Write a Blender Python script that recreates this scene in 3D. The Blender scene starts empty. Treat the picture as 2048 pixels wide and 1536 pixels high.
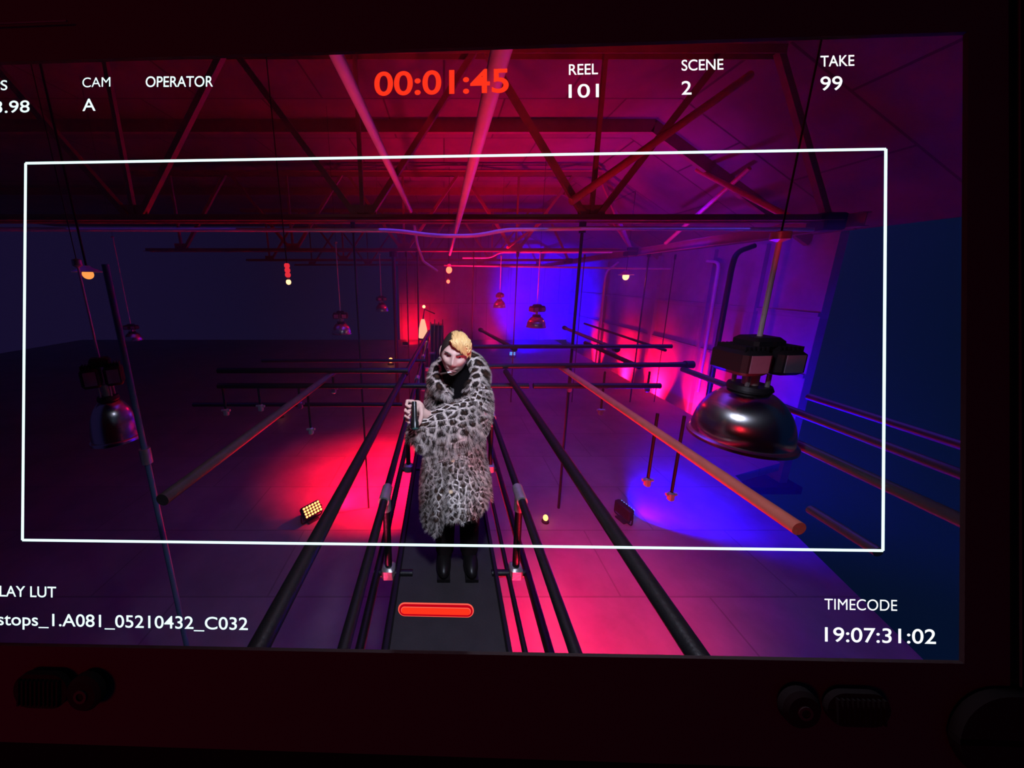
import bpy, math, random
import numpy as np
from mathutils import Vector, Matrix, noise
random.seed(7)
S = bpy.context.scene
COL = S.collection
PI = math.pi

# ------------------------------------------------------------------ camera
CAM_Z = 4.2
PITCH = math.radians(12.24)
cam = bpy.data.cameras.new('camera')
cam.sensor_fit = 'HORIZONTAL'; cam.sensor_width = 36.0
cam.lens = 650.0 * 36.0 / 2048.0
cam.shift_x = (1024 - 888) / 2048.0
cam.shift_y = -(768 - 701) / 2048.0
cam.clip_start = 0.02; cam.clip_end = 200
camo = bpy.data.objects.new('camera', cam); COL.objects.link(camo)
camo.location = (0, 0, CAM_Z)
camo.rotation_euler = (PI / 2 - PITCH, 0, 0)
S.camera = camo

# ------------------------------------------------------------------ world, exposure
w = bpy.data.worlds.new('world'); S.world = w; w.use_nodes = True
bg = w.node_tree.nodes['Background']
wn = w.node_tree
wtc = wn.nodes.new('ShaderNodeTexCoord'); wsp = wn.nodes.new('ShaderNodeSeparateXYZ'); wrp = wn.nodes.new('ShaderNodeValToRGB')
wmp = wn.nodes.new('ShaderNodeMapRange'); wmp.inputs[1].default_value = -0.7; wmp.inputs[2].default_value = 0.7
wn.links.new(wtc.outputs['Generated'], wsp.inputs[0]); wn.links.new(wsp.outputs[0], wmp.inputs[0]); wn.links.new(wmp.outputs[0], wrp.inputs[0])
wrp.color_ramp.elements[0].color = (0.0075, 0.0048, 0.026, 1); wrp.color_ramp.elements[1].color = (0.0006, 0.0048, 0.02, 1)
wn.links.new(wrp.outputs[0], bg.inputs[0])
bg.inputs[1].default_value = 1.0
S.view_settings.view_transform = 'Standard'
S.view_settings.look = 'None'
S.view_settings.exposure = 0.0
S.view_settings.gamma = 1.0
S.view_settings.use_curve_mapping = False
S.cycles.use_denoising = True
S.cycles.max_bounces = 6
S.cycles.volume_bounces = 0
S.cycles.sample_clamp_indirect = 4.0

RED = (1.0, 0.001, 0.02); HOT = (1.0, 0.012, 0.06); BLUE = (0.004, 0.0, 1.0); VIOLET = (0.35, 0.01, 1.0)

def aim(o, target):
    d = Vector(target) - o.location
    o.rotation_euler = d.to_track_quat('-Z', 'Y').to_euler()

def spot(name, loc, target, power, color, angle=120, blend=0.6, size=0.08):
    l = bpy.data.lights.new(name, 'SPOT'); l.energy = power; l.color = color
    l.spot_size = math.radians(angle); l.spot_blend = blend; l.shadow_soft_size = size
    o = bpy.data.objects.new(name, l); COL.objects.link(o); o.location = loc; aim(o, target)
    return o

def area(name, loc, target, power, color, sx, sy, spread=180):
    l = bpy.data.lights.new(name, 'AREA'); l.energy = power; l.color = color
    l.shape = 'RECTANGLE'; l.size = sx; l.size_y = sy; l.spread = math.radians(spread)
    o = bpy.data.objects.new(name, l); COL.objects.link(o); o.location = loc; aim(o, target)
    return o

# white work light of the film camera, just above its lens
spot('camera_light', (0.15, 0.74, 4.70), (0.3, 1.75, 3.1), 100, (0.70, 0.76, 1.0), 125, 1.0, 0.1)
spot('camera_light', (0.1, 0.85, 2.85), (0.08, 1.8, 3.2), 36, (0.70, 0.76, 1.0), 60, 0.9, 0.1)  # added fill from below the view, evens out the coat
# red lamp of the monitor booth, behind the viewer
area('booth_lamp', (-1.5, -1.5, 4.4), (-0.6, 0.5, 4.0), 7, (1.0, 0.0, 0.012), 0.6, 0.6)
# unseen navy fill lights, added to lift the dark floor
for hx, hp_ in ((-4.5, 5), (0.3, 34), (3.4, 42)):
    area('navy_fill', (hx, 4.6, 4.9), (hx, 5.2, 0), hp_, (0.14, 0.05, 1.0), 2.6, 4.5, 120)
# red floods standing in the trench along the right wall
for y0, p in ((9.0, 40), (10.6, 430), (12.8, 800), (15.2, 800), (18.2, 450)):
    area('trench_flood', (8.2, y0, -0.75), (8.8, y0, -0.2), p, RED, 0.25, 1.6, 75)
spot('wall_fill', (5.2, 10.2, 6.4), (8.8, 12.5, 4.2), 200, BLUE, 80, 1.0, 0.2)  # unseen blue spots added to tint the upper right wall
spot('wall_fill', (5.6, 7.9, 6.0), (8.8, 10.0, 4.2), 300, BLUE, 70, 1.0, 0.2)
spot('wall_fill', (5.2, 14.5, 6.4), (8.8, 17.0, 4.0), 200, BLUE, 80, 1.0, 0.2)
spot('red_pool_fill', (-0.1, 5.7, 2.1), (-1.1, 6.2, 0.0), 5600, RED, 78, 1.0, 0.08)  # added spot, hidden under the deck, strengthens the red floor pool
# red flood under the catwalk, then unseen spots added for pipes and roof
spot('under_deck_flood', (0.1, 1.5, 2.05), (1.65, 3.1, 0.0), 1900, HOT, 58, 1.0, 0.1)
spot('blue_pipe_fill', (3.25, 4.9, 0.3), (2.75, 2.5, 3.1), 1500, BLUE, 42, 0.9, 0.06)  # extra spot added at the blue flood to tint the pipes
spot('ceiling_fill', (1.2, 0.9, 0.3), (0.75, 4.2, 7.0), 950, HOT, 56, 0.9, 0.15)
spot('pipe_fill', (-0.9, 1.0, 1.0), (-0.5, 3.0, 5.3), 450, (1.0, 0.04, 0.16), 34, 0.9, 0.1)  # narrow spot added to brighten the left ceiling pipe
spot('roof_fill', (4.6, 8.0, 3.2), (5.8, 9.6, 7.0), 420, VIOLET, 90, 1.0, 0.15)  # added without a fixture, tints the roof violet at right
spot('far_ceiling_fill', (1.5, 10.0, 2.0), (1.8, 11.0, 7.0), 1700, (1.0, 0.004, 0.12), 110, 0.9, 0.15)  # added without a fixture, brightens the roof beyond the nearest truss

# ------------------------------------------------------------------ materials
def mat(name, color, rough=0.5, metal=0.0, spec=0.5, bump=0.0, bscale=40.0, var=0.0, vscale=6.0, coat=0.0):
    m = bpy.data.materials.new(name); m.use_nodes = True
    nt = m.node_tree; b = nt.nodes['Principled BSDF']
    b.inputs['Base Color'].default_value = (*color, 1)
    b.inputs['Roughness'].default_value = rough
    b.inputs['Metallic'].default_value = metal
    b.inputs['Specular IOR Level'].default_value = spec
    b.inputs['Coat Weight'].default_value = coat
    tc = nt.nodes.new('ShaderNodeTexCoord')
    if var > 0:
        n = nt.nodes.new('ShaderNodeTexNoise'); n.inputs['Scale'].default_value = vscale; n.inputs['Detail'].default_value = 6
        nt.links.new(tc.outputs['Object'], n.inputs['Vector'])
        mx = nt.nodes.new('ShaderNodeMix'); mx.data_type = 'RGBA'
        mx.inputs[6].default_value = (*[c * (1 - var) for c in color], 1)
        mx.inputs[7].default_value = (*[min(1, c * (1 + var)) for c in color], 1)
        nt.links.new(n.outputs['Fac'], mx.inputs[0]); nt.links.new(mx.outputs[2], b.inputs['Base Color'])
    if bump > 0:
        n2 = nt.nodes.new('ShaderNodeTexNoise'); n2.inputs['Scale'].default_value = bscale; n2.inputs['Detail'].default_value = 4
        nt.links.new(tc.outputs['Object'], n2.inputs['Vector'])
        bp = nt.nodes.new('ShaderNodeBump'); bp.inputs['Strength'].default_value = bump; bp.inputs['Distance'].default_value = 0.01
        nt.links.new(n2.outputs['Fac'], bp.inputs['Height']); nt.links.new(bp.outputs['Normal'], b.inputs['Normal'])
    return m

def emit(name, color, strength):
    m = bpy.data.materials.new(name); m.use_nodes = True
    nt = m.node_tree; nt.nodes.remove(nt.nodes['Principled BSDF'])
    e = nt.nodes.new('ShaderNodeEmission'); e.inputs[0].default_value = (*color, 1); e.inputs[1].default_value = strength
    nt.links.new(e.outputs[0], nt.nodes['Material Output'].inputs[0])
    m.cycles.emission_sampling = 'NONE'
    return m

M = {}
M['black_pipe'] = mat('black_pipe', (0.009, 0.008, 0.009), 0.42, 0, 0.5, 0.15, 60, 0.3, 20)
M['red_lit'] = mat('red_lit_pipe', (0.8, 0.2, 0.13), 0.4, 0, 0.5, 0.2, 50, 0.25, 12)  # red light on the pipes put into their colour
M['worn_pipe'] = mat('worn_pipe', (0.1, 0.075, 0.075), 0.36, 0.1, 0.5, 0.2, 50, 0.35, 15)
M['galv'] = mat('galvanised', (0.5, 0.48, 0.47), 0.35, 0.6, 0.5, 0.1, 60, 0.25, 25)
M['galv_pipe'] = mat('pale_pipe', (0.09, 0.09, 0.11), 0.3, 0.2)
M['conduit'] = mat('conduit_paint', (0.78, 0.74, 0.76), 0.4, 0.1, 0.5, 0.1, 40, 0.15, 8)
M['pole_blue_lit'] = mat('pole_blue_lit', (0.12, 0.22, 0.36), 0.4)  # bluish light on the pole put into its colour
M['truss'] = mat('truss_paint', (0.34, 0.15, 0.12), 0.55, 0.1, 0.4, 0.15, 40, 0.3, 6)
M['deck'] = mat('deck_black', (0.05, 0.042, 0.048), 0.8, 0, 0.25, 0.3, 90, 0.3, 7)
M['black'] = mat('black_cloth', (0.006, 0.005, 0.006), 0.95, 0, 0.1, 0.3, 120)
M['housing'] = mat('housing_black', (0.02, 0.018, 0.022), 0.5, 0, 0.4, 0.1, 70)
M['bezel'] = mat('bezel_plastic', (0.06, 0.04, 0.04), 0.8, 0, 0.1, 0.15, 500)
M['bezel_dark'] = mat('bezel_rubber', (0.016, 0.011, 0.011), 0.9, 0, 0.08)
M['labelplate'] = mat('label_plate', (0.22, 0.22, 0.3), 0.5, 0, 0.4, 0, 1, 0.1, 40)
M['alu'] = mat('spun_aluminium', (0.74, 0.72, 0.72), 0.22, 1.0, 0.5)
M['alu'].node_tree.nodes['Principled BSDF'].inputs['Anisotropic'].default_value = 0.75
M['ceramic'] = mat('ceramic', (0.6, 0.55, 0.5), 0.4)
M['skin'] = mat('skin', (0.72, 0.46, 0.39), 0.48, 0, 0.35, 0.05, 200, 0.06, 40)
M['lip'] = mat('lips', (0.42, 0.16, 0.16), 0.4)
M['hair_dark'] = mat('hair_dark', (0.03, 0.02, 0.017), 0.55, 0, 0.4)
M['hair_blond'] = mat('hair_blond', (0.78, 0.5, 0.2), 0.42, 0, 0.5, 0, 1, 0.25, 60)
M['brow'] = mat('brow', (0.08, 0.05, 0.04), 0.7)
M['eye_white'] = mat('eye_white', (0.75, 0.73, 0.72), 0.2)
M['iris'] = mat('iris', (0.05, 0.045, 0.05), 0.15)
M['trouser'] = mat('trouser_cloth', (0.03, 0.018, 0.02), 0.85, 0, 0.2, 0.2, 90)
M['boot'] = mat('boot_leather', (0.012, 0.01, 0.01), 0.4)
M['cig_paper'] = mat('cigarette_paper', (0.8, 0.78, 0.74), 0.7)
M['cig_tip'] = mat('cigarette_tip', (0.05, 0.025, 0.02), 0.8)
M['torch'] = mat('torch_body', (0.015, 0.015, 0.015), 0.3, 0.3)
M['torch_lens'] = mat('torch_lens', (0.12, 0.42, 0.34), 0.08, 0.7)
M['horn'] = mat('button_horn', (0.5, 0.36, 0.22), 0.3)
M['hud_white'] = emit('screen_white', (0.74, 1.0, 0.98), 1.25)
M['hud_white2'] = emit('screen_white_right', (0.92, 1.0, 1.0), 1.25)
M['hud_red'] = emit('screen_red', (1.0, 0.035, 0.012), 1.0)
M['hud_red_dim'] = emit('screen_red_dim', (0.5, 0.0, 0.008), 1.0)
M['hud_pink'] = emit('screen_pink', (1.0, 0.12, 0.08), 1.0)
M['bulb_red'] = emit('bulb_red', (1.0, 0.08, 0.04), 6.0)
M['bulb_warm'] = emit('bulb_warm', (1.0, 0.46, 0.2), 3.0)
M['bulb_amber'] = emit('bulb_amber', (1.0, 0.3, 0.07), 1.2)
M['led_red'] = emit('led_orange', (1.0, 0.3, 0.08), 5.0)
M['led_blue'] = emit('led_blue', (0.1, 0.35, 1.0), 3.0)
M['glow_pale'] = emit('lit_shade', (1.0, 0.42, 0.26), 1.3)
M['ring_red'] = emit('red_ring', (0.9, 0.03, 0.05), 0.9)

def grid_mat(name, color, seam, sx, sy, rough, var, axes='XY', mortar=0.012, bump=0.3):
    """large panels with fine seams; two shades of the same colour"""
    m = mat(name, color, rough, 0, 0.35); nt = m.node_tree; b = nt.nodes['Principled BSDF']
    tc = nt.nodes.new('ShaderNodeTexCoord'); sep = nt.nodes.new('ShaderNodeSeparateXYZ'); cmb = nt.nodes.new('ShaderNodeCombineXYZ')
    nt.links.new(tc.outputs['Object'], sep.inputs[0])
    nt.links.new(sep.outputs[axes[0]], cmb.inputs[0]); nt.links.new(sep.outputs[axes[1]], cmb.inputs[1])
    br = nt.nodes.new('ShaderNodeTexBrick'); br.offset = 0.5
    br.inputs['Scale'].default_value = 1.0; br.inputs['Brick Width'].default_value = sx; br.inputs['Row Height'].default_value = sy
    br.inputs['Mortar Size'].default_value = mortar; br.inputs['Mortar Smooth'].default_value = 0.1
    br.inputs['Color1'].default_value = (*[c * (1 - var) for c in color], 1)
    br.inputs['Color2'].default_value = (*[c * (1 + var) for c in color], 1)
    br.inputs['Mortar'].default_value = (*seam, 1)
    nt.links.new(cmb.outputs[0], br.inputs['Vector'])
    n = nt.nodes.new('ShaderNodeTexNoise'); n.inputs['Scale'].default_value = 1.1; n.inputs['Detail'].default_value = 8; n.inputs['Roughness'].default_value = 0.65
    nt.links.new(tc.outputs['Object'], n.inputs['Vector'])
    rp = nt.nodes.new('ShaderNodeMapRange'); rp.inputs[1].default_value = 0.3; rp.inputs[2].default_value = 0.7; rp.inputs[3].default_value = 0.72; rp.inputs[4].default_value = 1.15
    nt.links.new(n.outputs['Fac'], rp.inputs[0])
    mx = nt.nodes.new('ShaderNodeMix'); mx.data_type = 'RGBA'; mx.blend_type = 'MULTIPLY'; mx.inputs[0].default_value = 1
    nt.links.new(br.outputs['Color'], mx.inputs[6]); nt.links.new(rp.outputs[0], mx.inputs[7])
    nt.links.new(mx.outputs[2], b.inputs['Base Color'])
    bp = nt.nodes.new('ShaderNodeBump'); bp.inputs['Strength'].default_value = bump; bp.inputs['Distance'].default_value = 0.01
    nt.links.new(br.outputs['Fac'], bp.inputs['Height']); bp.invert = True
    nt.links.new(bp.outputs['Normal'], b.inputs['Normal'])
    return m

M['floor'] = grid_mat('floor_panels', (0.3, 0.27, 0.28), (0.2, 0.18, 0.18), 2.4, 1.2, 0.55, 0.06)
M['roof'] = grid_mat('roof_boards', (0.24, 0.165, 0.15), (0.08, 0.05, 0.05), 2.4, 1.83, 0.7, 0.1, mortar=0.02)
M['wall'] = grid_mat('wall_panels', (0.4, 0.34, 0.4), (0.33, 0.28, 0.33), 3.6, 2.2, 0.7, 0.03, axes='YZ', mortar=0.012, bump=0.1)
M['wall_b'] = grid_mat('back_wall_panels', (0.45, 0.43, 0.46), (0.16, 0.15, 0.17), 2.0, 2.6, 0.7, 0.06, axes='XZ', mortar=0.02)

def leopard(name, scale):
    m = bpy.data.materials.new(name); m.use_nodes = True
    nt = m.node_tree; b = nt.nodes['Principled BSDF']
    b.inputs['Roughness'].default_value = 0.6; b.inputs['Specular IOR Level'].default_value = 0.25
    uv = nt.nodes.new('ShaderNodeUVMap'); uv.uv_map = 'UVMap'
    n = nt.nodes.new('ShaderNodeTexNoise'); n.inputs['Scale'].default_value = 30; n.inputs['Detail'].default_value = 2
    nt.links.new(uv.outputs[0], n.inputs['Vector'])
    sub = nt.nodes.new('ShaderNodeVectorMath'); sub.operation = 'SUBTRACT'; sub.inputs[1].default_value = (0.5, 0.5, 0.5)
    nt.links.new(n.outputs['Color'], sub.inputs[0])
    sc = nt.nodes.new('ShaderNodeVectorMath'); sc.operation = 'SCALE'; sc.inputs['Scale'].default_value = 0.022
    nt.links.new(sub.outputs[0], sc.inputs[0])
    add = nt.nodes.new('ShaderNodeVectorMath'); add.operation = 'ADD'
    nt.links.new(uv.outputs[0], add.inputs[0]); nt.links.new(sc.outputs[0], add.inputs[1])
    v = nt.nodes.new('ShaderNodeTexVoronoi'); v.voronoi_dimensions = '2D'; v.feature = 'DISTANCE_TO_EDGE'; v.inputs['Scale'].default_value = scale
    v.inputs['Randomness'].default_value = 0.9
    nt.links.new(add.outputs[0], v.inputs['Vector'])
    cr = nt.nodes.new('ShaderNodeValToRGB'); e = cr.color_ramp.elements
    e[0].position = 0.0; e[0].color = (0.85, 0.8, 0.76, 1)
    e[1].position = 0.11; e[1].color = (0.66, 0.55, 0.48, 1)
    for p, c in ((0.15, (0.02, 0.011, 0.009, 1)), (0.32, (0.018, 0.010, 0.008, 1)), (0.42, (0.085, 0.038, 0.022, 1)), (0.7, (0.11, 0.05, 0.028, 1))):
        k = e.new(p); k.color = c
    nt.links.new(v.outputs['Distance'], cr.inputs[0]); nt.links.new(cr.outputs[0], b.inputs['Base Color'])
    return m
M['fur'] = leopard('leopard_fur', 26)
M['fur_sleeve'] = leopard('leopard_fur_sleeve', 21)
M['fur_collar'] = leopard('leopard_fur_collar', 20)

# ------------------------------------------------------------------ mesh helpers
class MB:
    def __init__(self): self.v = []; self.f = []; self.uv = None
    def add(self, vs, fs):
        b = len(self.v); self.v += [tuple(p) for p in vs]; self.f += [tuple(i + b for i in f) for f in fs]
    def box(self, c, s, rot=None):
        hx, hy, hz = s[0] / 2, s[1] / 2, s[2] / 2
        vs = [Vector((x, y, z)) for x in (-hx, hx) for y in (-hy, hy) for z in (-hz, hz)]
        if rot is not None: vs = [rot @ p for p in vs]
        self.add([p + Vector(c) for p in vs], [(0, 1, 3, 2), (4, 6, 7, 5), (0, 4, 5, 1), (2, 3, 7, 6), (0, 2, 6, 4), (1, 5, 7, 3)])
        return self
    def cbox(self, c, s, ch):
        """box with chamfered vertical and horizontal edges"""
        hx, hy, hz = s[0] / 2, s[1] / 2, s[2] / 2
        rings = []
        for z, k in ((-hz, ch), (-hz + ch, 0), (hz - ch, 0), (hz, ch)):
            x, y = hx - k, hy - k
            rings.append([(x - ch, -y, z), (x, -y + ch, z), (x, y - ch, z), (x - ch, y, z), (-x + ch, y, z), (-x, y - ch, z), (-x, -y + ch, z), (-x + ch, -y, z)])
        vs = [Vector(p) + Vector(c) for r in rings for p in r]; fs = []
        for i in range(3):
            for j in range(8):
                fs.append((i * 8 + j, i * 8 + (j + 1) % 8, (i + 1) * 8 + (j + 1) % 8, (i + 1) * 8 + j))
        fs.append(tuple(range(7, -1, -1))); fs.append(tuple(range(24, 32)))
        self.add(vs, fs); return self
    def bar(self, a, b, wx, wy):
        a = Vector(a); b = Vector(b); d = b - a; L = d.length
        q = d.to_track_quat('Z', 'Y').to_matrix()
        return self.box((a + b) / 2, (wx, wy, L), q)
    def tube(self, pts, r, n=14, cap=True):
        pts = [Vector(p) for p in pts]
        rs = r if isinstance(r, (list, tuple)) else [r] * len(pts)
        t0 = (pts[1] - pts[0]).normalized()
        u = t0.orthogonal().normalized(); vs = []; 
        for i, p in enumerate(pts):
            t = (pts[min(i + 1, len(pts) - 1)] - pts[max(i - 1, 0)]).normalized()
            u = (u - t * u.dot(t)).normalized(); v = t.cross(u)
            for k in range(n):
                a = 2 * PI * k / n; vs.append(p + (u * math.cos(a) + v * math.sin(a)) * rs[i])
        fs = []
        for i in range(len(pts) - 1):
            for k in range(n):
                fs.append((i * n + k, i * n + (k + 1) % n, (i + 1) * n + (k + 1) % n, (i + 1) * n + k))
        if cap: fs.append(tuple(range(n - 1, -1, -1))); fs.append(tuple(range((len(pts) - 1) * n, len(pts) * n)))
        self.add(vs, fs); return self
    def lathe(self, prof, c=(0, 0, 0), n=48, cap0=False, cap1=False):
        vs = []; fs = []
        for (r, z) in prof:
            for k in range(n):
                a = 2 * PI * k / n; vs.append((c[0] + r * math.cos(a), c[1] + r * math.sin(a), c[2] + z))
        m = len(prof)
        for i in range(m - 1):
            for k in range(n):
                fs.append((i * n + k, i * n + (k + 1) % n, (i + 1) * n + (k + 1) % n, (i + 1) * n + k))
        if cap0: fs.append(tuple(range(n - 1, -1, -1)))
        if cap1: fs.append(tuple(range((m - 1) * n, m * n)))
        self.add(vs, fs); return self
    def ball(self, c, r, n=16, m=10, rot=None):
        r = r if isinstance(r, (tuple, list)) else (r, r, r); vs = []; fs = []
        for i in range(m + 1):
            th = PI * i / m
            for k in range(n):
                a = 2 * PI * k / n
                p = Vector((r[0] * math.sin(th) * math.cos(a), r[1] * math.sin(th) * math.sin(a), r[2] * math.cos(th)))
                if rot is not None: p = rot @ p
                vs.append(p + Vector(c))
        for i in range(m):
            for k in range(n):
                fs.append((i * n + k, (i + 1) * n + k, (i + 1) * n + (k + 1) % n, i * n + (k + 1) % n))
        self.add(vs, fs); return self
    def build(self, name, m, parent=None, loc=None, smooth=35, xf=None):
        """one mesh object; loc is its origin in world space (top-level), or the parent's origin is used"""
        o0 = Vector(loc) if loc is not None else (Vector(parent['_o']) if parent is not None and '_o' in parent else Vector((0, 0, 0)))
        me = bpy.data.meshes.new(name)
        vs = [xf @ Vector(p) for p in self.v] if xf is not None else self.v
        me.from_pydata([Vector(p) - o0 for p in vs], [], self.f); me.update()
        if self.uv is not None:
            L = me.uv_layers.new(name='UVMap')
            for li, l in enumerate(me.loops): L.data[li].uv = self.uv[l.vertex_index]
        import bmesh as _b
        bm = _b.new(); bm.from_mesh(me); _b.ops.recalc_face_normals(bm, faces=bm.faces); bm.to_mesh(me); bm.free()
        if smooth:
            for p in me.polygons: p.use_smooth = True
            me.set_sharp_from_angle(angle=math.radians(smooth))
        if m is not None: me.materials.append(m)
        o = bpy.data.objects.new(name, me); COL.objects.link(o)
        if parent is not None:
            o.parent = parent
            if '_o' in parent: o['_o'] = parent['_o']
        else: o.location = o0; o['_o'] = tuple(o0)
        return o

def tag(o, label=None, cat=None, group=None, kind=None):
    if label: o['label'] = label
    if cat: o['category'] = cat
    if group: o['group'] = group
    if kind: o['kind'] = kind
    return o

def thing(name, label, cat, loc, group=None):
    o = bpy.data.objects.new(name, None); COL.objects.link(o); o.location = loc; o['_o'] = tuple(loc)
    o.empty_display_size = 0.1
    return tag(o, label, cat, group)

def copy_tree(o, parent=None):
    c = o.copy(); COL.objects.link(c)
    if parent is not None: c.parent = parent
    for ch in [x for x in bpy.data.objects if x.parent == o]: copy_tree(ch, c)
    return c

def bend(pts, r=0.12, n=5):
    """polyline with rounded corners"""
    pts = [Vector(p) for p in pts]; out = [pts[0]]
    for i in range(1, len(pts) - 1):
        a, b, c = pts[i - 1], pts[i], pts[i + 1]
        k = min(r, (a - b).length * 0.45, (c - b).length * 0.45)
        p0 = b + (a - b).normalized() * k; p1 = b + (c - b).normalized() * k
        for j in range(n + 1):
            t = j / n; out.append(p0 * (1 - t) ** 2 + b * 2 * t * (1 - t) + p1 * t * t)
    return out + [pts[-1]]

# ------------------------------------------------------------------ setting
WX = 8.8; YB = 23.0; ZR = 7.7; XL = -26.0
fl = MB(); fp = [(XL, 0.2), (4.7, 0.2), (6.4, 6.4), (7.9, 6.9), (7.9, 23.0), (XL, 23.0)]; q = len(fp)
fl.add([(x, y, 0.0) for x, y in fp] + [(x, y, -0.2) for x, y in fp], [tuple(range(q)), tuple(range(2 * q - 1, q - 1, -1))] + [(i, q + i, q + (i + 1) % q, (i + 1) % q) for i in range(q)])
tag(fl.build('floor', M['floor'], loc=(0, 0, 0), smooth=0), kind='structure')
tag(MB().box((8.5, 15.2, -1.1), (1.4, 15.6, 0.2)).build('floor_trench', M['black'], loc=(8.5, 11.6, -1.0)), kind='structure')
cb = MB(); RX = 4.7; WT = 5.25
for ya, yb in ((0.2, 23.0),):
    prof = [(XL, ZR), (RX, ZR), (WX, WT), (WX, WT + 0.22), (RX, ZR + 0.2), (XL, ZR + 0.2)]
    cb.add([(x, ya, z) for x, z in prof] + [(x, yb, z) for x, z in prof], [(0, 1, 7, 6), (1, 2, 8, 7), (2, 3, 9, 8), (3, 4, 10, 9), (4, 5, 11, 10), (5, 0, 6, 11), (0, 5, 4, 1), (1, 4, 3, 2), (6, 7, 10, 11), (7, 8, 9, 10)])
tag(cb.build('ceiling', M['roof'], loc=(0, 0, ZR), smooth=0), kind='structure')
tag(MB().box((WX + 0.1, 15.3, 2.0), (0.2, 15.4, 6.5)).build('wall_right', M['wall'], loc=(WX, 14.8, -1.1)), kind='structure')
tag(MB().box(((WX - 3.15) / 2, YB + 0.1, 3.85), (WX + 3.15, 0.2, 7.7)).build('wall_back', M['wall_b'], loc=(0, YB, 0)), kind='structure')
k = 1
for y0, wd in ((9.25, 0.22), (10.9, 0.1), (13.6, 0.22), (17.9, 0.22)):
    tag(MB().box((WX - 0.06, y0, 2.0), (0.12, wd, 6.3)).build('trim_%d' % k, M['wall'], loc=(WX, y0, -1.1)), kind='structure'); k += 1
for z0 in (1.9, 3.4):
    tag(MB().box((WX - 0.03, 15.3, z0), (0.06, 15.4, 0.09)).build('trim_%d' % k, M['wall'], loc=(WX, 14.7, z0)), kind='structure'); k += 1
for x0 in (2.2, 4.6, 6.9):
    tag(MB().box((x0, YB - 0.06, 3.85), (0.3, 0.12, 7.7)).build('trim_%d' % k, M['wall_b'], loc=(x0, YB, 0)), kind='structure'); k += 1
# ------------------------------------------------------------------ roof trusses
def make_truss():
    t = thing('roof_truss', 'x', 'truss', (0, 0, 5.15), 'steel roof trusses')
    x0, x1 = -9.6, 6.15; zb, zt = 5.15, 7.4; xt1 = 4.85
    b = MB()
    for dy in (-0.07, 0.07):                       # double angle bottom chord
        b.box(((x0 + x1) / 2, dy, zb), (x1 - x0, 0.012, 0.1)); b.box(((x0 + x1) / 2, dy * 1.7, zb - 0.045), (x1 - x0, 0.1, 0.012))
    b.build('bottom_chord', M['truss'], t, smooth=0)
    b = MB()
    for dy in (-0.07, 0.07):
        b.box(((x0 + xt1) / 2, dy, zt), (xt1 - x0, 0.012, 0.12)); b.box(((x0 + xt1) / 2, dy * 1.7, zt + 0.055), (xt1 - x0, 0.1, 0.012))
    b.build('top_chord', M['truss'], t, smooth=0)
    P = 3.6
    for i in range(-2, 3):
        xb = -1.28 + P * i if i < 2 else None
        if xb is not None and xb > x0:
            for s in (-1, 1):
                xt = xb + s * P / 2
                if x0 <= xt <= xt1:
                    MB().bar((xb + s * 0.08, 0, zb), (xt - s * 0.08, 0, zt), 0.085, 0.085).build('diagonal', M['truss'], t, smooth=0)
            MB().bar((xb, 0, zb), (xb, 0, zt), 0.06, 0.06).build('vertical', M['truss'], t, smooth=0)
            MB().box((xb, 0, zb + 0.08), (0.42, 0.02, 0.24)).build('gusset_plate', M['truss'], t, smooth=0)
    MB().bar((x1 - 0.1, 0, zb), (xt1 - 0.05, 0, zt), 0.09, 0.09).build('end_post', M['truss'], t, smooth=0)
    MB().cbox((x1 - 0.1, 0, zb - 0.06), (0.34, 0.3, 0.26), 0.02).build('end_bracket', M['housing'], t)
    return t
tr = make_truss()
for i, (y0, lab) in enumerate(((5.46, 'nearest steel roof truss crossing the top of the picture'),
                               (10.97, 'second steel roof truss behind the nearest one'),
                               (16.4, 'third steel roof truss from the front'),
                               (21.6, 'farthest steel roof truss close to the back wall'))):
    o = tr if i == 0 else copy_tree(tr); o.location = (0, y0, 5.15); o['label'] = lab
tag(MB().box((6.35, 14.0, 5.2), (0.14, 17.6, 0.012)).box((6.35, 14.0, 5.0), (0.14, 17.6, 0.012)).box((6.35, 14.0, 5.1), (0.012, 17.6, 0.2)).build('side_girder', M['truss'], loc=(6.35, 5.3, 5.1), smooth=0),
    'long steel girder running away under the right ends of the trusses', 'beam')
for y0, lab in ((3.9, 'dark roof purlin in front of the nearest truss'), (8.2, 'dark roof purlin between the first and second trusses'), (13.7, 'dark roof purlin behind the second truss')):
    tag(MB().box(((XL + RX) / 2, y0, ZR - 0.13), (RX - XL, 0.1, 0.26)).bar((RX, y0, ZR - 0.13), (WX, y0, WT - 0.13), 0.1, 0.26).build('roof_purlin', M['truss'], loc=(0, y0, ZR), smooth=0), lab, 'beam', 'roof purlins')

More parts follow.
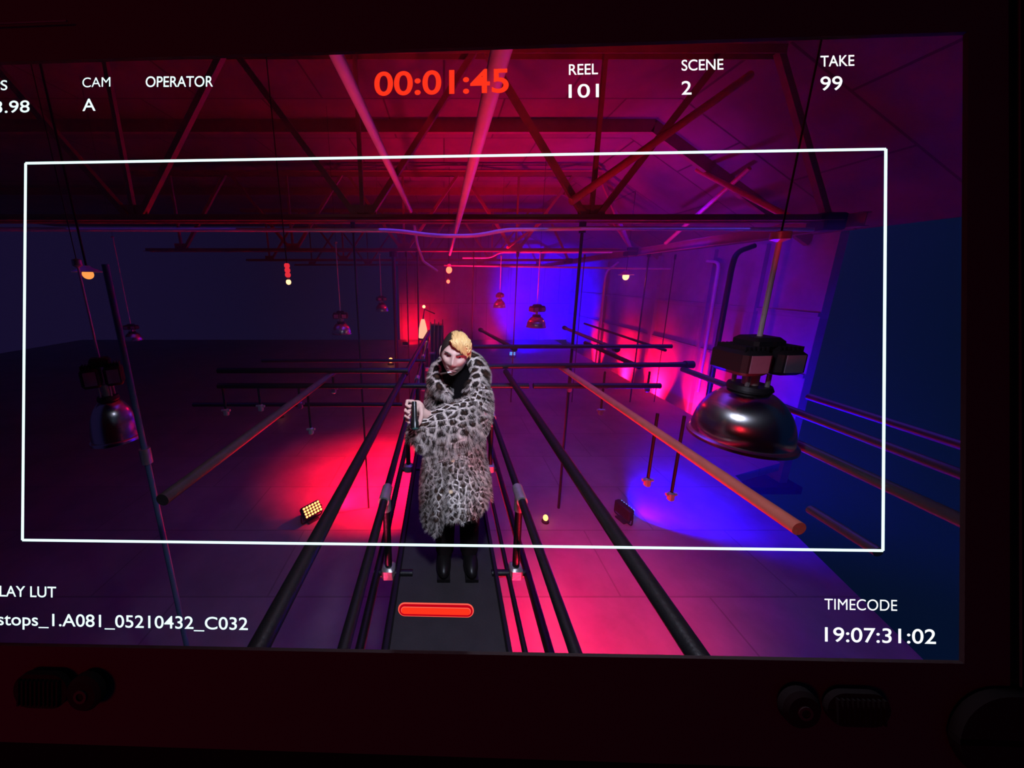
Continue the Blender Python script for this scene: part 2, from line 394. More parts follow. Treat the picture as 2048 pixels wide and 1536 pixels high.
# bracing pipes between the trusses
def pipe_thing(name, pts, r, m, label, cat='pipe', group=None, n=16, capm=None):
    if capm is None:
        return tag(MB().tube(pts, r, n).build(name, m, loc=pts[0]), label, cat, group)
    t = thing(name, label, cat, pts[0], group)
    MB().tube(pts, r, n).build('tube', m, t)
    for a, b in ((0, 1), (-1, -2)):
        d = (Vector(pts[a]) - Vector(pts[b])).normalized(); p = Vector(pts[a])
        MB().tube([p - d * 0.06, p + d * 0.03], r * 1.45, n).build('end_cap', capm, t)
    return t
for a, b_, r_, lab in (((1.91, 5.25, 5.35), (4.56, 5.6, 7.18), 0.06, 'thick brace pipe rising right from the middle of the nearest truss'),
                       ((5.6, 5.62, 5.2), (6.12, 8.6, 6.8), 0.05, 'brace pipe ending at the right end of the nearest truss'),
                       ((6.43, 7.5, 6.5), (6.18, 9.5, 5.2), 0.05, 'brace pipe crossing another one below the sloped roof at right'),
                       ((2.0, 10.7, 5.2), (3.3, 11.8, 6.1), 0.045, 'short lit brace pipe seen under the nearest truss near the middle'),
                       ((6.0, 10.9, 5.2), (6.5, 13.4, 6.5), 0.05, 'faint brace pipe behind the right end of the second truss')):
    pipe_thing('brace_pipe', [a, b_], r_, M['red_lit'], lab, group='roof brace pipes')

# conduits under the roof
pipe_thing('ceiling_pipe', [(-0.55, 0.9, 5.33), (-0.56, 5.8, 5.33)], 0.036, M['conduit'], 'straight pink lit ceiling pipe left of the centre, ending at the nearest truss', group='ceiling pipes')
pipe_thing('ceiling_pipe', [(0.21, 0.9, 5.02), (0.19, 11.2, 5.02)], 0.04, M['conduit'], 'straight pink lit ceiling pipe right of the red timer, running into the distance', group='ceiling pipes')
pipe_thing('wavy_conduit', bend([(-8.5, 5.3, 4.97), (-0.75, 5.3, 4.95), (-0.15, 5.25, 4.86), (0.5, 5.25, 4.86), (0.95, 5.3, 4.96), (2.5, 5.3, 4.98), (5.7, 5.3, 4.96)], 0.3), 0.03, M['conduit'],
           'long horizontal conduit with a dip in the middle below the nearest truss', 'conduit')
pipe_thing('drop_conduit', bend([(-0.5, 5.75, 5.1), (-0.47, 6.0, 4.8), (-0.4, 6.5, 4.55), (-0.15, 7.3, 4.4)], 0.1), 0.024, M['conduit'], 'bent conduit dropping from the truss left of the red bulb', 'conduit')
pipe_thing('drop_conduit', bend([(0.6, 10.88, 4.9), (1.5, 10.88, 4.9), (1.8, 10.88, 5.07), (5.4, 10.88, 5.07)], 0.15), 0.026, M['conduit'], 'conduit with a small offset bend under the second truss', 'conduit')
pipe_thing('drop_conduit', bend([(0.0, 13.0, 4.75), (8.78, 13.0, 4.62)], 0.15), 0.035, M['conduit'], 'straight conduit crossing the hall beyond the second truss', 'conduit')
pipe_thing('wall_conduit', bend([(8.1, 15.6, 5.0), (7.6, 15.6, 4.6), (7.55, 15.6, 4.3), (7.5, 15.6, 0.0)], 0.3), 0.05, M['conduit'], 'violet lit vertical conduit with a bent top near the right wall', 'conduit')
pipe_thing('wall_conduit', bend([(8.6, 11.0, 4.8), (8.6, 10.5, 4.75), (8.6, 10.45, 0.5)], 0.3), 0.045, M['conduit'], 'slim conduit bending down the right wall beside the pilaster', 'conduit')
pipe_thing('wall_conduit', bend([(7.4, 8.1, 5.0), (7.0, 8.1, 4.85), (6.95, 8.1, 4.5), (6.95, 8.1, 0.0)], 0.3), 0.06, M['black_pipe'], 'dark vertical pipe behind the stem of the big right lamp', 'conduit')

# ------------------------------------------------------------------ pipe grid at rail height
ZP = 3.2; RP = 0.03
def grid(a, b, label, m=M['black_pipe'], r=RP, caps=False):
    return pipe_thing('grid_pipe', [a, b], r, m, label, 'pipe', 'pipes of the hung grid', 18, M['housing'] if caps else None)
grid((-0.525, 0.42, ZP), (-0.43, 3.33, ZP), 'thick black grid pipe left of the catwalk beside the red flood')
grid((0.69, 0.42, ZP), (0.69, 3.5, ZP), 'thick black grid pipe right of the catwalk, left of the orange lit one')
grid((1.46, 1.15, ZP), (1.37, 3.7, ZP), 'orange lit grid pipe slanting below the big right lamp', M['red_lit'])
grid((-1.31, 1.33, ZP), (-1.22, 3.5, ZP), 'dim grid pipe at left ending at the tall blue lit pole', M['worn_pipe'])
grid((0.42, 3.5, ZP + 0.06), (2.8, 3.58, ZP + 0.06), 'black cross pipe reaching the capped joint left of the big lamp', caps=True)
grid((0.42, 4.6, ZP + 0.06), (3.3, 4.62, ZP + 0.06), 'black cross pipe in front of the far blue light')
grid((-2.4, 3.33, ZP + 0.06), (-0.38, 3.33, ZP + 0.06), 'black cross pipe at left, upper of the pair')
grid((-2.4, 3.3, ZP - 0.1), (0.9, 3.3, ZP - 0.1), 'dark lower cross pipe passing behind the person')
grid((0.95, 3.3, ZP - 0.1), (2.3, 3.3, ZP - 0.1), 'dark lower cross pipe right of the person')
grid((2.72, 1.35, ZP), (2.74, 3.6, ZP), 'blue lit grid pipe passing behind the big lamp, ending at the capped joint', M['galv_pipe'])
grid((3.2, 1.6, ZP), (3.2, 2.7, ZP), 'blue lit grid pipe highest at right of the big lamp', M['galv_pipe'])
grid((2.2, 1.0, ZP), (2.2, 1.85, ZP), 'blue lit grid pipe lowest at right of the big lamp rim', M['galv_pipe'])
grid((2.55, 4.7, ZP), (2.58, 6.9, ZP), 'blue lit grid pipe farther back before the right wall', M['galv_pipe'], caps=True)
grid((2.3, 3.7, ZP), (2.3, 5.2, ZP), 'dark grid pipe running from the cross pipe towards the right wall')
grid((3.22, 4.62, ZP), (3.3, 7.6, ZP), 'thin dark grid pipe ending at the far cross pipe near the right wall', r=0.022)
grid((1.05, 4.75, ZP), (0.75, 6.6, ZP), 'short dark grid pipe pointing at the far blue light', caps=True)
grid((2.45, 1.55, 2.7), (2.45, 1.9, 2.7), 'bright blue short pipe below the big lamp at lower right', M['galv_pipe'])
grid((-0.42, 3.4, ZP), (-0.3, 6.4, ZP), 'dark grid pipe receding from the left cross pipe towards the glowing lamp')
grid((-3.0, 5.2, ZP - 0.3), (-0.3, 5.2, ZP - 0.3), 'dim cross pipe far left behind the left cross pipes')
grid((-3.6, 4.4, 2.45), (-0.6, 4.4, 2.45), 'low dim pipe over the red floor at left')

# hanger rods from the roof
def rod(x, y, z0, z1, r, label, m=M['black_pipe']):
    t = thing('hanger_rod', label, 'rod', (x, y, z0), 'hanger rods')
    MB().tube([(x, y, z0), (x, y, z1)], r, 10).build('rod', m, t)
    MB().tube([(x, y, z1 - 0.16), (x, y, z1)], r * 2.2, 10).build('sleeve', M['housing'], t)
rod(-1.42, 5.36, 0.0, 5.08, 0.017, 'long hanger rod left of the person, right of the hanging lamp')
rod(2.16, 5.36, 0.0, 5.08, 0.024, 'long black hanger rod right of the person crossing the orange pipe')
rod(6.55, 10.8, 0.0, 5.08, 0.024, 'black hanger rod just right of the warm bulb')
rod(7.4, 10.8, 0.0, 5.0, 0.014, 'thin hanger rod between the warm bulb and the right wall')
rod(2.35, 10.8, 0.0, 5.08, 0.022, 'hanger rod standing over the far blue light')
rod(4.5, 10.8, 0.0, 5.0, 0.015, 'thin violet lit hanger rod over the blue wall')
rod(-1.62, 10.8, 0.0, 5.08, 0.06, 'thick black hanger rod at the left edge of the red glow')
rod(-1.2, 10.8, 0.0, 5.08, 0.02, 'black hanger rod inside the red glow, left one')
rod(-0.85, 10.8, 0.0, 5.08, 0.026, 'black hanger rod inside the red glow beside the glowing lamp')
rod(0.95, 10.8, 0.9, 5.08, 0.014, 'thin hanger rod left of the small pink lamp')
# tall blue lit pole at left
t = thing('lighting_pole', 'tall leaning blue lit pole beside the dark lamp at left', 'pole', (-2.22, 2.2, 0.0))
MB().tube([(-2.22, 2.2, 0.0), (-2.22, 2.2, 4.3)], 0.018, 14).build('tube', M['pole_blue_lit'], t)
MB().lathe([(0.0, 0), (0.034, 0), (0.034, 0.12), (0.0, 0.12)], (-2.22, 2.2, 2.86), 14).build('collar', M['galv'], t)

# short drops with clamps below the grid
def drop(x, y, z1, L, label, tone):
    t = thing('pipe_drop', label, 'clamp', (x, y, z1 - L), 'clamp drops below the grid')
    MB().tube([(x, y, z1), (x, y, z1 - L)], 0.012, 8).build('stem', M['black_pipe'], t)
    MB().cbox((x, y, z1 - L), (0.05, 0.045, 0.08), 0.01).build('clamp', M['galv'], t)
    MB().tube([(x - 0.045, y, z1 - L + 0.02), (x + 0.045, y, z1 - L + 0.02)], 0.014, 8).build('bolt', M['galv'], t)
for (x, y, z1, L, lab) in ((1.42, 3.5, 3.2, 0.2, 'clamp below the cross pipe at the far end of the orange pipe'),
                           (2.3, 3.5, 3.2, 0.2, 'clamp below the cross pipe left of the capped joint'),
                           (1.8, 3.5, 3.2, 0.48, 'clamp on a longer drop above the dark floor right of the orange pipe'),
                           (-1.55, 3.3, 3.1, 0.22, 'pink clamp below the left cross pipe, right of the orange floor spark'),
                           (-1.46, 3.3, 3.1, 0.52, 'clamp at the end of the longest drop at left'),
                           (-1.98, 3.3, 3.1, 0.25, 'clamp below the left cross pipe, left of the orange floor spark'),
                           (-2.36, 3.3, 3.1, 0.3, 'faint clamp farthest left in the dark'),
                           (-1.23, 3.45, 3.15, 0.15, 'clamp under the far end of the dim left grid pipe'),
                           (1.72, 2.45, 3.15, 0.62, 'pair clamp hanging under the rim of the big lamp, left one'),
                           (1.9, 2.4, 3.15, 0.72, 'pair clamp hanging under the rim of the big lamp, right one')):
    drop(x, y, z1, L, lab, 0)

# ------------------------------------------------------------------ catwalk
ZD = 2.27; ZH = 2.87
cw = thing('catwalk', 'narrow black catwalk with pipe handrails under the person', 'catwalk', (0.06, 0.9, ZD))
MB().box((0.02, 5.0, ZD - 0.03), (0.62, 8.4, 0.06)).build('deck', M['deck'], cw, smooth=0)
for x, n_ in ((-0.3, 'toe_board'), (0.34, 'toe_board')):
    MB().box((x, 5.0, ZD + 0.03), (0.02, 8.4, 0.09)).build(n_, M['black_pipe'], cw, smooth=0)
for sx, xr in ((-1, -0.37), (1, 0.48)):
    MB().tube([(xr, 0.8, ZH), (xr, 8.8, ZH)], 0.024, 16).build('handrail', M['black_pipe'], cw)
    MB().tube([(xr - sx * 0.05, 0.8, ZD), (xr - sx * 0.05, 8.8, ZD)], 0.016, 12).build('lower_rail', M['black_pipe'], cw)
    MB().tube([(xr + sx * 0.08, 0.8, ZD), (xr + sx * 0.08, 8.8, ZD)], 0.026, 12).build('lower_rail', M['black_pipe'], cw)
    for yp in (1.82, 3.05, 4.3, 5.6, 6.9):
        p = MB().tube([(xr, yp, ZD), (xr, yp, ZH)], 0.024, 16).build('post', M['black_pipe'], cw)
        MB().tube([(xr, yp - 0.07, ZH), (xr, yp + 0.07, ZH)], 0.034, 16).build('coupling', M['galv'], p)
        MB().tube([(xr, yp, ZH - 0.11), (xr, yp, ZH)], 0.032, 16).build('coupling', M['galv'], p)
        MB().cbox((xr, yp, ZD + 0.02), (0.085, 0.085, 0.09), 0.014).build('base_clamp', M['galv'], p)
        MB().tube([(xr - sx * 0.16, yp, ZD), (xr + sx * 0.1, yp, ZD)], 0.024, 12).build('cross_tie', M['black_pipe'], cw)

# ------------------------------------------------------------------ high bay lamps
def dome_profile(R, H):
    pr = []
    for i in range(0, 19):
        a = i / 18.0
        r = 0.33 * R + (R * 0.97 - 0.33 * R) * math.sin(a * PI / 2) ** 0.85
        z = H * (1 - a ** 1.35)
        pr.append((r, z))
    pr += [(R * 1.02, -0.006), (R * 1.05, -0.012), (R * 1.05, -0.03), (R * 1.01, -0.034)]
    inner = [(max(0.02, r - 0.012), z - 0.008) for r, z in reversed(pr[:-3])]
    return pr + inner
def make_high_bay(label, loc, s=1.0, stem=1.1, group=None):
    """origin at the rim's centre"""
    t = thing('high_bay_lamp', label, 'lamp', loc, group); del t['_o']
    MB().lathe(dome_profile(0.285, 0.30), n=64).build('reflector', M['alu'], t, smooth=30)
    for z_, r_ in ((0.11, 0.273), (0.2, 0.222), (0.27, 0.15)):
        pass
    MB().lathe([(0.0, 0.3), (0.115, 0.3), (0.125, 0.315), (0.115, 0.34), (0.0, 0.34)], n=32).build('neck_plate', M['housing'], t)
    for a in range(4):
        x, y = 0.085 * math.cos(a * PI / 2 + 0.6), 0.085 * math.sin(a * PI / 2 + 0.6)
        MB().tube([(x, y, 0.33), (x, y, 0.42)], 0.013, 8).build('spacer', M['galv'], t)
    MB().lathe([(0.045, 0.33), (0.045, 0.43)], n=20, cap0=True, cap1=True).build('lamp_socket', M['ceramic'], t)
    for sx in (-1, 1):
        h = MB().cbox((sx * 0.118, -0.01, 0.5), (0.2, 0.26, 0.15), 0.022)
        hb = h.build('ballast_box', M['housing'], t)
        fins = MB()
        for i in range(6): fins.box((sx * 0.118 + (i - 2.5) * 0.03, -0.01, 0.583), (0.01, 0.2, 0.03))
        fins.build('cooling_fins', M['housing'], hb, smooth=0)
        MB().box((sx * 0.118, -0.143, 0.5), (0.125, 0.006, 0.105)).build('label_plate', M['labelplate'], hb, smooth=0)
    MB().cbox((0, 0, 0.61), (0.22, 0.18, 0.07), 0.02).build('top_cap', M['housing'], t)
    MB().tube([(0, 0, 0.63), (0, 0, 0.63 + stem)], 0.014, 12).build('stem', M['conduit'], t)
    MB().lathe([(0.0, -0.02), (0.05, 0.0), (0.05, 0.04), (0.0, 0.05)], (0, 0, 0.61 + stem), 16).build('stem_canopy', M['galv'], t)
    MB().tube([(0, 0, 0.64 + stem), (0, 0, 0.8 + stem)], 0.005, 8).build('suspension_cable', M['black_pipe'], t)
    MB().ball((0, 0, 0.13), (0.055, 0.055, 0.11), 14, 10).build('bulb', M['ceramic'], t)
    t.scale = (s, s, s)
    return t
hb = make_high_bay('large shiny high bay lamp hanging at right under a black ballast', (1.87, 1.9, 3.24), 1.0, 0.62)
def set_lamp(c, loc, s, rz, stem_top):
    c.location = loc; c.scale = s; c.rotation_euler = (0, 0, math.radians(rz))
    for ch in [x for x in bpy.data.objects if x.parent == c]:
        top = (stem_top - loc[2]) / s[2]; roof = (ZR - loc[2]) / s[2]
        if ch.name.startswith('stem_canopy'): ch.location.z = top - 1.23
        elif ch.name.startswith('stem'): k_ = (top - 0.63) / 0.62; ch.scale.z = k_; ch.location.z = 0.63 * (1 - k_)
        elif ch.name.startswith('suspension_cable'): k_ = (roof - top - 0.02) / 0.16; ch.scale.z = k_; ch.location.z = top + 0.02 - 1.26 * k_
for (lab, loc, s, rz, st) in (('large shiny high bay lamp hanging at right under a black ballast', (1.87, 1.9, 3.25), (0.9, 0.9, 0.97), 4, 4.42),
                          ('dim high bay lamp at far left behind the leaning pole', (-2.62, 2.4, 2.98), (0.52, 0.52, 1.0), 40, 4.3),
                          ('small high bay lamp with magenta reflections hanging in the dark at left', (-2.42, 7.6, 2.98), (0.75, 0.75, 0.8), 10, 5.0),
                          ('faint small high bay lamp left of the red glow', (-2.1, 11.0, 3.2), (0.75,) * 3, 30, 5.0),
                          ('blue lit high bay lamp before the far blue wall', (2.85, 10.0, 2.8), (1.05,) * 3, 20, 5.0),
                          ('small pink lit high bay lamp hanging above the person at right', (2.0, 11.8, 3.25), (0.8,) * 3, 60, 5.0),
                          ('tiny faint high bay lamp in the far left darkness', (-6.4, 6.6, 3.0), (0.5,) * 3, 15, 5.0)):
    c = hb if loc[0] == 1.87 else copy_tree(hb)
    c['label'] = lab; set_lamp(c, loc, s, rz, st)

# ------------------------------------------------------------------ bulbs
def bulb_lamp(label, loc, m, r, color, power, zc, hood=0.0, rings=0):
    t = thing('pendant_bulb', label, 'bulb', loc)
    x, y, z = loc
    MB().tube([(x, y, z + r * 1.6), (x, y, zc)], 0.008, 8).build('cord', M['black_pipe'], t)
    MB().lathe([(0.0, r * 0.9), (r * 0.55, r * 0.9), (r * 0.6, r * 1.9), (0.0, r * 2.0)], loc, 14).build('socket', M['ceramic'], t)
    MB().ball(loc, (r, r, r * 1.15), 16, 12).build('glass', m, t)
    if hood: MB().lathe([(r * 0.6, r * 2.0), (r * 0.9, r * 1.6), (hood, r * 0.6), (hood, r * 0.5), (r * 0.85, r * 1.5)], loc, 24).build('shade', M['conduit'], t)
    for i in range(rings): MB().lathe([(r * 0.7, 0), (r * 1.1, 0.02), (r * 1.1, 0.05), (r * 0.7, 0.07)], (x, y, z + r * (2.0 + i * 1.9)), 16).build('ring', M['ring_red'], t)
    if power:
        l = bpy.data.lights.new('bulb_light', 'POINT'); l.energy = power; l.color = color; l.shadow_soft_size = r
        o = bpy.data.objects.new('bulb_light', l); COL.objects.link(o); o.location = (x, y - r * 1.8, z - r * 1.2)
bulb_lamp('bright red bulb at the end of the central ceiling pipe', (0.17, 11.3, 4.53), M['bulb_red'], 0.1, RED, 40, ZR)
bulb_lamp('small red bulb below the bright red one', (0.17, 13.5, 4.14), M['bulb_red'], 0.07, RED, 0, ZR)
bulb_lamp('warm hooded bulb at right before the violet wall', (6.0, 11.0, 4.31), M['bulb_warm'], 0.1, (1, .06, .1), 15, 6.9, hood=0.24)
bulb_lamp('amber hooded bulb at far left above the dim lamp', (-3.2, 3.0, 4.25), M['bulb_amber'], 0.038, (1, .4, .1), 0, ZR, hood=0.1)
bulb_lamp('white bulb under three red rings at left', (-2.34, 5.0, 4.17), M['bulb_warm'], 0.035, (1, .3, .2), 0, ZR, rings=3)

# ------------------------------------------------------------------ floods on the floor
def flood(label, loc, target, led, color, power, w_=0.34, h_=0.22, angle=130, face=None):
    t = thing('flood_light', label, 'flood light', loc); del t['_o']
    beam = target; target = face or target; d = (Vector(target) - Vector(loc)); az = math.atan2(d.y, d.x) - PI / 2
    tilt = math.atan2(d.z, math.hypot(d.x, d.y))
    t.rotation_euler = (0, 0, az)
    R = Matrix.Translation((0, 0, 0.2)) @ Matrix.Rotation(tilt, 4, 'X')
    b = MB().cbox((0, 0, 0), (w_, 0.12, h_), 0.02).build('head', M['housing'], t, xf=R)
    f = MB(); 
    for i in range(6):
        for j in range(4):
            f.lathe([(0.0, 0), (0.018, 0), (0.018, 0.012), (0.0, 0.014)], ((i - 2.5) * w_ / 6.6, (j - 1.5) * h_ / 4.6, 0), 8)
    f.build('led_array', led, b, xf=R @ Matrix.Translation((0, 0.062, 0)) @ Matrix.Rotation(-PI / 2, 4, 'X'))
    y = MB()
    y.tube(bend([(-w_ / 2 - 0.02, 0, 0.2), (-w_ / 2 - 0.02, 0, 0.02), (w_ / 2 + 0.02, 0, 0.02), (w_ / 2 + 0.02, 0, 0.2)], 0.05), 0.012, 8)
    y.build('yoke', M['black_pipe'], t)
    MB().cbox((0, 0, 0.012), (0.2, 0.16, 0.024), 0.006).build('base', M['housing'], t)
    if power:
        dn = (Vector(beam) - Vector(loc)).normalized()
        spot('flood_beam', Vector(loc) + Vector((0, 0, 0.25)) + dn * 0.24, beam, power, color, angle, 1.0, 0.06)
    return t
flood('red flood light with an orange led face on the floor left of the catwalk', (-2.36, 5.05, 0.0), (-0.5, 6.9, 0.3), M['led_red'], RED, 1000, angle=110, face=(-0.7, 3.6, 1.9))
flood('blue flood light on the floor at right', (3.2, 5.05, 0.0), (4.6, 5.5, 0.0), M['led_blue'], BLUE, 4200, angle=104)
flood('far blue flood light below the blue lit lamp', (3.8, 17.6, 0.0), (7.4, 22.3, 3.0), M['led_blue'], BLUE, 12000, angle=90, face=(2.2, 10.0, 2.4))
flood('far red flood light at the foot of the red glow', (-2.5, 20.6, 0.0), (-1.75, 22.9, 0.9), M['led_red'], RED, 900, angle=110)
# tiny floor lamps
def floor_lamp(label, loc, m, r):
    t = thing('floor_marker_lamp', label, 'lamp', loc, 'small floor lamps')
    x, y, z = loc
    MB().lathe([(0.0, 0), (r * 1.2, 0), (r * 1.1, r * 0.5), (r * 0.7, r * 0.8), (0.0, r * 0.8)], loc, 16).build('base', M['housing'], t)
    MB().ball((x, y, z + r * 1.5), (r * 0.8, r * 0.8, r), 14, 10).build('glow_cap', m, t)
floor_lamp('small yellow glowing lamp on the floor right of the catwalk', (1.8, 5.0, 0), M['led_red'], 0.055)
floor_lamp('orange spark of a lamp on the floor at left behind the dim pipe', (-5.1, 9.5, 0), M['bulb_amber'], 0.08)
floor_lamp('small orange lamp on the floor at the left edge of the red glow', (-2.7, 16.0, 0), M['led_red'], 0.14)

# pale glowing work lamp behind the person
t = thing('work_lamp', 'pale glowing work lamp on a dark stand left of the head', 'lamp', (-0.47, 7.2, ZD))
MB().lathe([(0.0, 0.9), (0.085, 0.9), (0.1, 0.95), (0.09, 1.15), (0.05, 1.32), (0.035, 1.36), (0.0, 1.36)], (-0.47, 7.2, ZD - 0.28), 20).build('lit_shade', M['glow_pale'], t)
MB().lathe([(0.0, 0.0), (0.12, 0.0), (0.1, 0.05), (0.02, 0.08), (0.02, 0.6), (0.1, 0.62), (0.1, 0.66), (0.0, 0.66)], (-0.47, 7.2, ZD), 18).build('stand', M['housing'], t)
MB().tube([(-0.47, 7.2, ZD + 1.05), (-0.43, 7.2, ZD + 1.3), (-0.2, 7.2, ZD + 1.2)], 0.015, 8).build('boom', M['black_pipe'], t)
MB().ball((-0.44, 7.15, ZD + 1.36), 0.035, 12, 8).build('tip_bulb', M['bulb_warm'], t)
t = thing('equipment_rack', 'dark equipment rack on the catwalk behind the person', 'rack', (-0.1, 7.4, ZD))
MB().box((-0.16, 7.5, ZD + 0.46), (0.3, 0.3, 0.92)).build('cabinet', M['black_pipe'], t, smooth=0)
for i in range(4): MB().tube([(-0.31 + 0.08 * i, 7.33, ZD + 0.05), (-0.30 + 0.09 * i, 7.33, ZD + 1.0 + 0.06 * (i % 2))], 0.012, 8).build('upright', M['worn_pipe'], t)
MB().box((-0.27, 7.33, ZD + 0.28), (0.14, 0.02, 0.05)).build('label_plate', M['labelplate'], t, smooth=0)

# ------------------------------------------------------------------ the person
def tube_pts(a, b, ra, rb, n=14):
    return [Vector(a), Vector(b)], [ra, rb]
pers = thing('person', 'person in a leopard print fur coat with blond fringe, cigarette and raised fist', 'person', (0.09, 1.92, ZD))
HC = Vector((0.058, 1.66, 3.825))                       # centre of the head
HR = Matrix.Rotation(math.radians(8), 3, 'Y') @ Matrix.Rotation(math.radians(-7), 3, 'Z') @ Matrix.Rotation(math.radians(9), 3, 'X')
def hp(x, y, z): return HC + HR @ Vector((x, y, z))     # x to the viewer's right, y away from the viewer, z up
def g(d, s): return math.exp(-(d / s) ** 2)
def head_surface(x, y, z):
    """unit direction -> point of the head (face towards -y)"""
    a = 0.073; b = 0.094; c = 0.118
    px, py, pz = a * x, b * y, c * z
    t = (pz + c) / (2 * c)
    jaw = 1.0 if t > 0.45 else 0.70 + 0.30 * (t / 0.45) ** 0.7
    px *= jaw
    if py < 0:
        py *= 0.90 + 0.07 * (1 - abs(t - 0.35))
        if t < 0.3: py *= 1.0 + 0.10 * (0.3 - t) / 0.3
    else:
        if t < 0.4: py *= 0.55 + 0.45 * t / 0.4
    if y < 0:
        f = 0.0
        f -= 0.022 * g(px, 0.011) * g(pz + 0.022, 0.018)                         # nose tip
        f -= 0.012 * g(px, 0.009) * g(pz - 0.004, 0.022)                         # bridge
        f -= 0.008 * (g(px - 0.013, 0.008) + g(px + 0.013, 0.008)) * g(pz + 0.03, 0.009)   # wings
        f += 0.013 * (g(px - 0.031, 0.016) + g(px + 0.031, 0.016)) * g(pz - 0.008, 0.013)  # eye sockets
        f -= 0.006 * (g(px - 0.03, 0.024) + g(px + 0.03, 0.024)) * g(pz - 0.031, 0.010)    # brows
        f -= 0.006 * (g(px - 0.043, 0.018) + g(px + 0.043, 0.018)) * g(pz + 0.02, 0.018)   # cheek bones
        f -= 0.008 * g(px, 0.022) * g(pz + 0.057, 0.007)                         # upper lip
        f += 0.006 * g(px, 0.024) * g(pz + 0.0645, 0.0035)                       # mouth line
        f -= 0.008 * g(px, 0.019) * g(pz + 0.072, 0.007)                         # lower lip
        f += 0.004 * g(px, 0.02) * g(pz + 0.084, 0.006)
        f -= 0.010 * g(px, 0.02) * g(pz + 0.102, 0.014)                          # chin
        py += f
    return Vector((px, py, pz))
body = MB()
n, m_ = 96, 80; vs = []; fs = []
for i in range(m_ + 1):
    th = PI * i / m_
    for k in range(n):
        a = 2 * PI * k / n
        p = head_surface(math.sin(th) * math.cos(a), math.sin(th) * math.sin(a), math.cos(th)); vs.append(hp(*p))
for i in range(m_):
    for k in range(n): fs.append((i * n + k, (i + 1) * n + k, (i + 1) * n + (k + 1) % n, i * n + (k + 1) % n))
body.add(vs, fs)
for s in (-1, 1):                                        # ears
    body.ball(hp(s * 0.074, 0.012, -0.002), (0.010, 0.019, 0.031), 14, 10, HR @ Matrix.Rotation(s * 0.35, 3, 'Z'))
    body.ball(hp(s * 0.071, 0.008, -0.026), (0.008, 0.012, 0.012), 12, 8, HR)
    body.ball(hp(s * 0.0305, -0.0685, 0.0165), (0.0155, 0.009, 0.0038), 12, 8, HR)   # upper lids
    body.ball(hp(s * 0.0305, -0.0665, -0.0005), (0.0145, 0.008, 0.003), 12, 8, HR)   # lower lids
def limb(pts, rs):
    body.tube(pts, rs, 18)
    for p, r in zip(pts, rs): body.ball(p, r * 0.999, 16, 12)
limb([hp(0, 0.02, -0.06), (0.08, 1.80, 3.62)], [0.052, 0.062])                                        # neck
limb([(0.085, 1.84, 3.5), (0.085, 1.87, 3.3), (0.085, 1.92, 3.1)], [0.1, 0.105, 0.11])            # trunk
limb([(-0.04, 1.85, 3.555), (0.2, 1.85, 3.555)], [0.055, 0.055])                                      # shoulders
for s, xk in ((-1, 0.01), (1, 0.17)):                                                               # legs
    limb([(xk - s * 0.01, 1.93, 3.08), (xk, 1.9, 2.72), (xk + s * 0.005, 1.94, 2.36)], [0.08, 0.058, 0.04])
    limb([(xk + s * 0.005, 1.95, 2.33), (xk + s * 0.02, 1.82, 2.305)], [0.034, 0.03])
limb([(-0.05, 1.84, 3.55), (-0.07, 1.9, 3.3), (-0.03, 1.86, 3.08)], [0.05, 0.042, 0.032])              # arm at the side
WR = Vector((-0.09, 1.55, 3.525))
limb([(0.2, 1.82, 3.55), (0.19, 1.68, 3.44), (0.02, 1.575, 3.475), tuple(WR)], [0.05, 0.043, 0.033, 0.027])                # arm across the chest
# fist at the viewer's left: palm plus four bent fingers and a thumb
def digit(pts, r0, r1):
    k_ = len(pts); rs = [r0 + (r1 - r0) * i / (k_ - 1) for i in range(k_)]; limb(pts, rs)
PM = Vector((-0.133, 1.535, 3.57))
body.ball(PM, (0.036, 0.018, 0.043), 18, 12, Matrix.Rotation(-0.25, 3, 'Y'))
limb([tuple(WR), tuple(PM)], [0.026, 0.024])
for i, (dz, L) in enumerate(((0.040, 0.9), (0.018, 1.0), (-0.004, 0.95), (-0.025, 0.78))):
    k0 = PM + Vector((-0.020 - 0.002 * i, -0.012, dz)); k1 = k0 + Vector((-0.030 * L, -0.020 * L, 0.010 - 0.006 * i))
    k2 = k1 + Vector((-0.002, -0.030 * L, -0.010)); k3 = k2 + Vector((0.018 * L, -0.008, -0.008))
    digit([k0, k1, k2, k3], 0.0100 - 0.0006 * i, 0.0076 - 0.0004 * i)
digit([PM + Vector((0.018, -0.012, 0.006)), PM + Vector((0.022, -0.034, -0.022)), PM + Vector((0.014, -0.052, -0.052)), PM + Vector((-0.004, -0.058, -0.074))], 0.0135, 0.0088)
rawbody = body.build('body_raw', M['skin'], loc=tuple(pers['_o']))
md = rawbody.modifiers.new('remesh', 'REMESH'); md.mode = 'VOXEL'; md.voxel_size = 0.0029; md.use_smooth_shade = True
sm = rawbody.modifiers.new('smooth', 'SMOOTH'); sm.factor = 0.5; sm.iterations = 2
dg = bpy.context.evaluated_depsgraph_get()
bme = bpy.data.meshes.new_from_object(rawbody.evaluated_get(dg)); bme.name = 'body'
bpy.data.objects.remove(rawbody)
bo = bpy.data.objects.new('body', bme); COL.objects.link(bo); bo.parent = pers
bme.materials.clear(); bme.materials.append(M['skin'])
for p in bme.polygons: p.use_smooth = True
